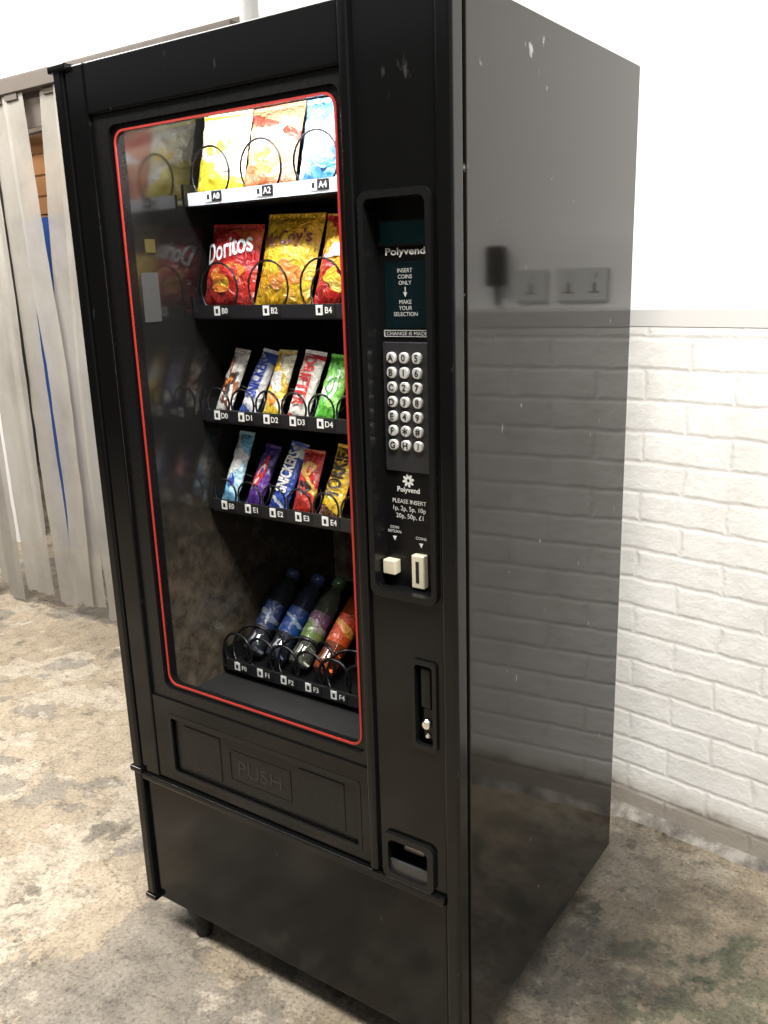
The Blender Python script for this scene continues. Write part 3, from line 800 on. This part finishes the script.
def bar(label, k, row, mat, lettering=(), emblems=(), w=.050, h=.143, t=.025, yaw=0, grp=None, roll=0, lean=B):
    return wrapper('chocolate_bar', label, 'chocolate bar', grp, LANE5[k]-.025, row, .196, lean, w, h, t, mat, lettering, emblems, yaw, wr=.004, roll=roll)
D0 = wrap_mat('bar_white_brown', [(0, (.8, .78, .72)), (.2, (.14, .05, .03)), (.36, (.8, .78, .72)), (.62, (.4, .16, .06)), (.74, (.8, .78, .72))], .6, .5, 4)
D1 = wrap_mat('bar_navy_white', [(0, (.05, .1, .4)), (.10, (.75, .75, .78)), (.90, (.05, .1, .4))], .2, .1, print_amt=.25)
D2 = wrap_mat('bar_yellow_white', [(0, (.85, .6, .05)), (.3, (.8, .74, .55)), (.5, (.85, .55, .05)), (.8, (.85, .8, .6))], .6, .4)
D3 = wrap_mat('bar_white_red', [(0, (.55, .03, .03)), (.04, (.84, .8, .74)), (.96, (.55, .03, .03))], .1, .05, print_amt=.1)
D4 = wrap_mat('bar_green', [(0, (.12, .5, .05)), (.3, (.25, .7, .1)), (.75, (.1, .45, .05))], .3, .3)
bar('white chocolate bar with brown swirls, leftmost on the third shelf', 0, 'D', D0, [], [(0, .066, .013, .032, -15, mDk), (0, .07, .006, .018, -15, mOr)], grp=GD, w=.043, roll=7, h=.150)
bar('white and navy bar with blue lettering, on the third shelf', 1, 'D', D1, [('SNICKERS', 0, .090, .027, .090, 90, mBlue)], grp=GD, w=.046, roll=9, lean=29, h=.154)
bar('yellow and cream chocolate bar between white bars on the third shelf', 2, 'D', D2, [], [(0, .08, .014, .024, 20, mWh), (0, .045, .011, .014, 0, mOr)], grp=GD, w=.048, h=.150, roll=2)
bar('white bar with red lettering reading downward, on the third shelf', 3, 'D', D3, [('DRIFTER', 0, .084, .028, .100, -90, mRed)], [], w=.054, h=.148, grp=GD, roll=6, lean=24)
bar('bright green chocolate bar at right end of the third shelf', 4, 'D', D4, [], [(0, .075, .016, .03, -10, mWh), (0, .075, .010, .020, -10, mGr)], w=.054, grp=GD, roll=4)
E0 = wrap_mat('bar_light_blue', [(0, (.2, .5, .75)), (.2, (.45, .72, .85)), (.7, (.75, .82, .86)), (.86, (.2, .5, .75))], .3, .3)
E1 = wrap_mat('bar_purple', [(0, (.08, .03, .22)), (.35, (.14, .05, .32)), (.7, (.06, .03, .2))], .3, .2)
E2 = wrap_mat('bar_blue_white', [(0, (.04, .09, .4)), (.08, (.75, .76, .8)), (.14, (.04, .09, .42)), (.90, (.7, .7, .74))], .2, .1, print_amt=.25)
E3 = wrap_mat('bar_red_gold', [(0, (.45, .03, .02)), (.3, (.55, .05, .03)), (.52, (.65, .4, .08)), (.64, (.5, .03, .02))], .5, .3)
E4 = wrap_mat('bar_yellow_brown', [(0, (.12, .05, .02)), (.12, (.85, .55, .04)), (.93, (.12, .05, .02))], .2, .1, print_amt=.3)
bar('light blue chocolate bar, leftmost on the fourth shelf', 0, 'E', E0, [], [(0, .095, .012, .034, -12, mWh), (0, .055, .009, .014, 0, mBlue)], grp=GE, h=.166, w=.045, roll=2)
bar('dark purple chocolate bar beside the light blue one on the fourth shelf', 1, 'E', E1, [], [(0, .078, .010, .036, -12, mRed), (0, .078, .005, .024, -12, mWh)], grp=GE, h=.145, w=.043, lean=29, roll=6)
bar('deep blue bar with white lettering, middle of the fourth shelf', 2, 'E', E2, [('SNICKERS', 0, .090, .028, .088, 90, mWh)], grp=GE, h=.154, roll=9, w=.047)
bar('red and gold chocolate bar on the fourth shelf', 3, 'E', E3, [], [(0, .100, .016, .016, 0, mGold), (0, .06, .015, .014, 0, mDk)], w=.054, h=.140, grp=GE, roll=1, lean=23)
bar('yellow bar with dark lettering at right end of the fourth shelf', 4, 'E', E4, [('YORKIE', 0, .094, .032, .092, 90, mDk)], w=.054, h=.158, grp=GE, roll=4)

def bottle(label, k, liquid, lab, cap, KZ=1.08, grp=GF):
    e = empty('drink_bottle', (LANE5[k]-.016, .222, TOPZ['F']+.024), label, 'bottle', grp, rot=(-R(46), R(3*(k % 2)+3), 0))
    P = lambda pr: [(r, z*KZ) for r, z in pr]
    bm = NB(); lathe(bm, P([(.015, 0), (.0235, .005), (.0255, .016), (.0255, .030), (.0238, .038), (.0238, .046), (.0255, .054), (.0255, .122), (.0240, .132), (.0250, .142), (.0225, .156), (.0165, .169), (.0125, .176), (.0125, .190)]), seg=24)
    build('body', bm, liquid, e, angle=36)
    bm = NB(); lathe(bm, P([(.0262, .060), (.0262, .118)]), seg=24); build('label_sleeve', bm, lab, e)
    bm = NB(); lathe(bm, P([(.0150, .186), (.0150, .200), (.0135, .203)]), seg=20); build('cap', bm, cap, e)
    return e
def liq(name, c):
    m = principled(name, c, .05, coat=.9)
    m.node_tree.nodes['Principled BSDF'].inputs['Transmission Weight'].default_value = .7
    return m
bottle('dark cola bottle with blue and silver sleeve, leftmost on the bottom shelf', 0, liq('dark_drink', (.05, .06, .075)), wrap_mat('sleeve_silver', [(0, (.012, .03, .09)), (.4, (.15, .19, .25)), (.6, (.012, .03, .12))], .4, .3), C('cap_blue', (.025, .05, .15)))
bottle('blue drink bottle second from left on the bottom shelf', 1, liq('blue_drink', (.06, .08, .13)), wrap_mat('sleeve_blue', [(0, (.012, .06, .24)), (.5, (.23, .32, .42)), (.62, (.012, .05, .2))], .4, .3), C('cap_navy', (.02, .05, .18)))
bottle('pale green drink bottle between blue and orange ones on the bottom shelf', 2, liq('green_drink', (.19, .21, .16)), wrap_mat('sleeve_green', [(0, (.15, .23, .06)), (.45, (.29, .27, .24)), (.65, (.16, .07, .13))], .4, .4), C('cap_green', (.06, .15, .04)))
bottle('orange red drink bottle at right of the bottom shelf', 3, liq('orange_drink', (.56, .12, .03)), wrap_mat('sleeve_orange', [(0, (.66, .09, .02)), (.5, (.78, .32, .06)), (.75, (.6, .07, .02))], .4, .3), C('cap_orange', (.6, .15, .02)), 1.16)

# ------------------------------------------------------------------ light
w = bpy.data.worlds.new('World'); sc.world = w; w.use_nodes = True
w.node_tree.nodes['Background'].inputs[0].default_value = (.95, .97, 1, 1); w.node_tree.nodes['Background'].inputs[1].default_value = .38
def area(name, loc, sx, sy, power, rot=(0, 0, 0), col=(1, .96, .905)):
    l = bpy.data.lights.new(name, 'AREA'); l.shape = 'RECTANGLE'; l.size = sx; l.size_y = sy; l.energy = power; l.color = col
    o = bpy.data.objects.new(name, l); COL.objects.link(o); o.location = loc; o.rotation_euler = rot; return o
area('ceiling_lamp_light', (-2.2, -.9, 3.1), 2.2, .5, 150)
area('ceiling_lamp_light', (1.1, -.7, 3.1), 2.2, .5, 212)
area('ceiling_lamp_light', (-3.2, .3, 3.1), 1.5, .5, 125)
area('store_fill_light', (-3.2, 2.4, 3.1), 1.5, .5, 40)  # added unseen fill, brightens the space behind the curtain and backlights the strips

# ------------------------------------------------------------------ camera
f = Vector((-.5545, .7917, -.2569)).normalized()
rt = Vector((.8235, .5645, -.0304)); rt = (rt - f*rt.dot(f)).normalized(); up = rt.cross(f)
cam = bpy.data.cameras.new('camera'); co = bpy.data.objects.new('camera', cam); COL.objects.link(co)
cam.sensor_fit = 'VERTICAL'; cam.sensor_height = 36; cam.lens = 878/1024*36; cam.clip_start = .02
M = Matrix((rt, up, -f)).transposed().to_4x4(); M.translation = (.643, -1.11, 1.44)
co.matrix_world = M
sc.camera = co
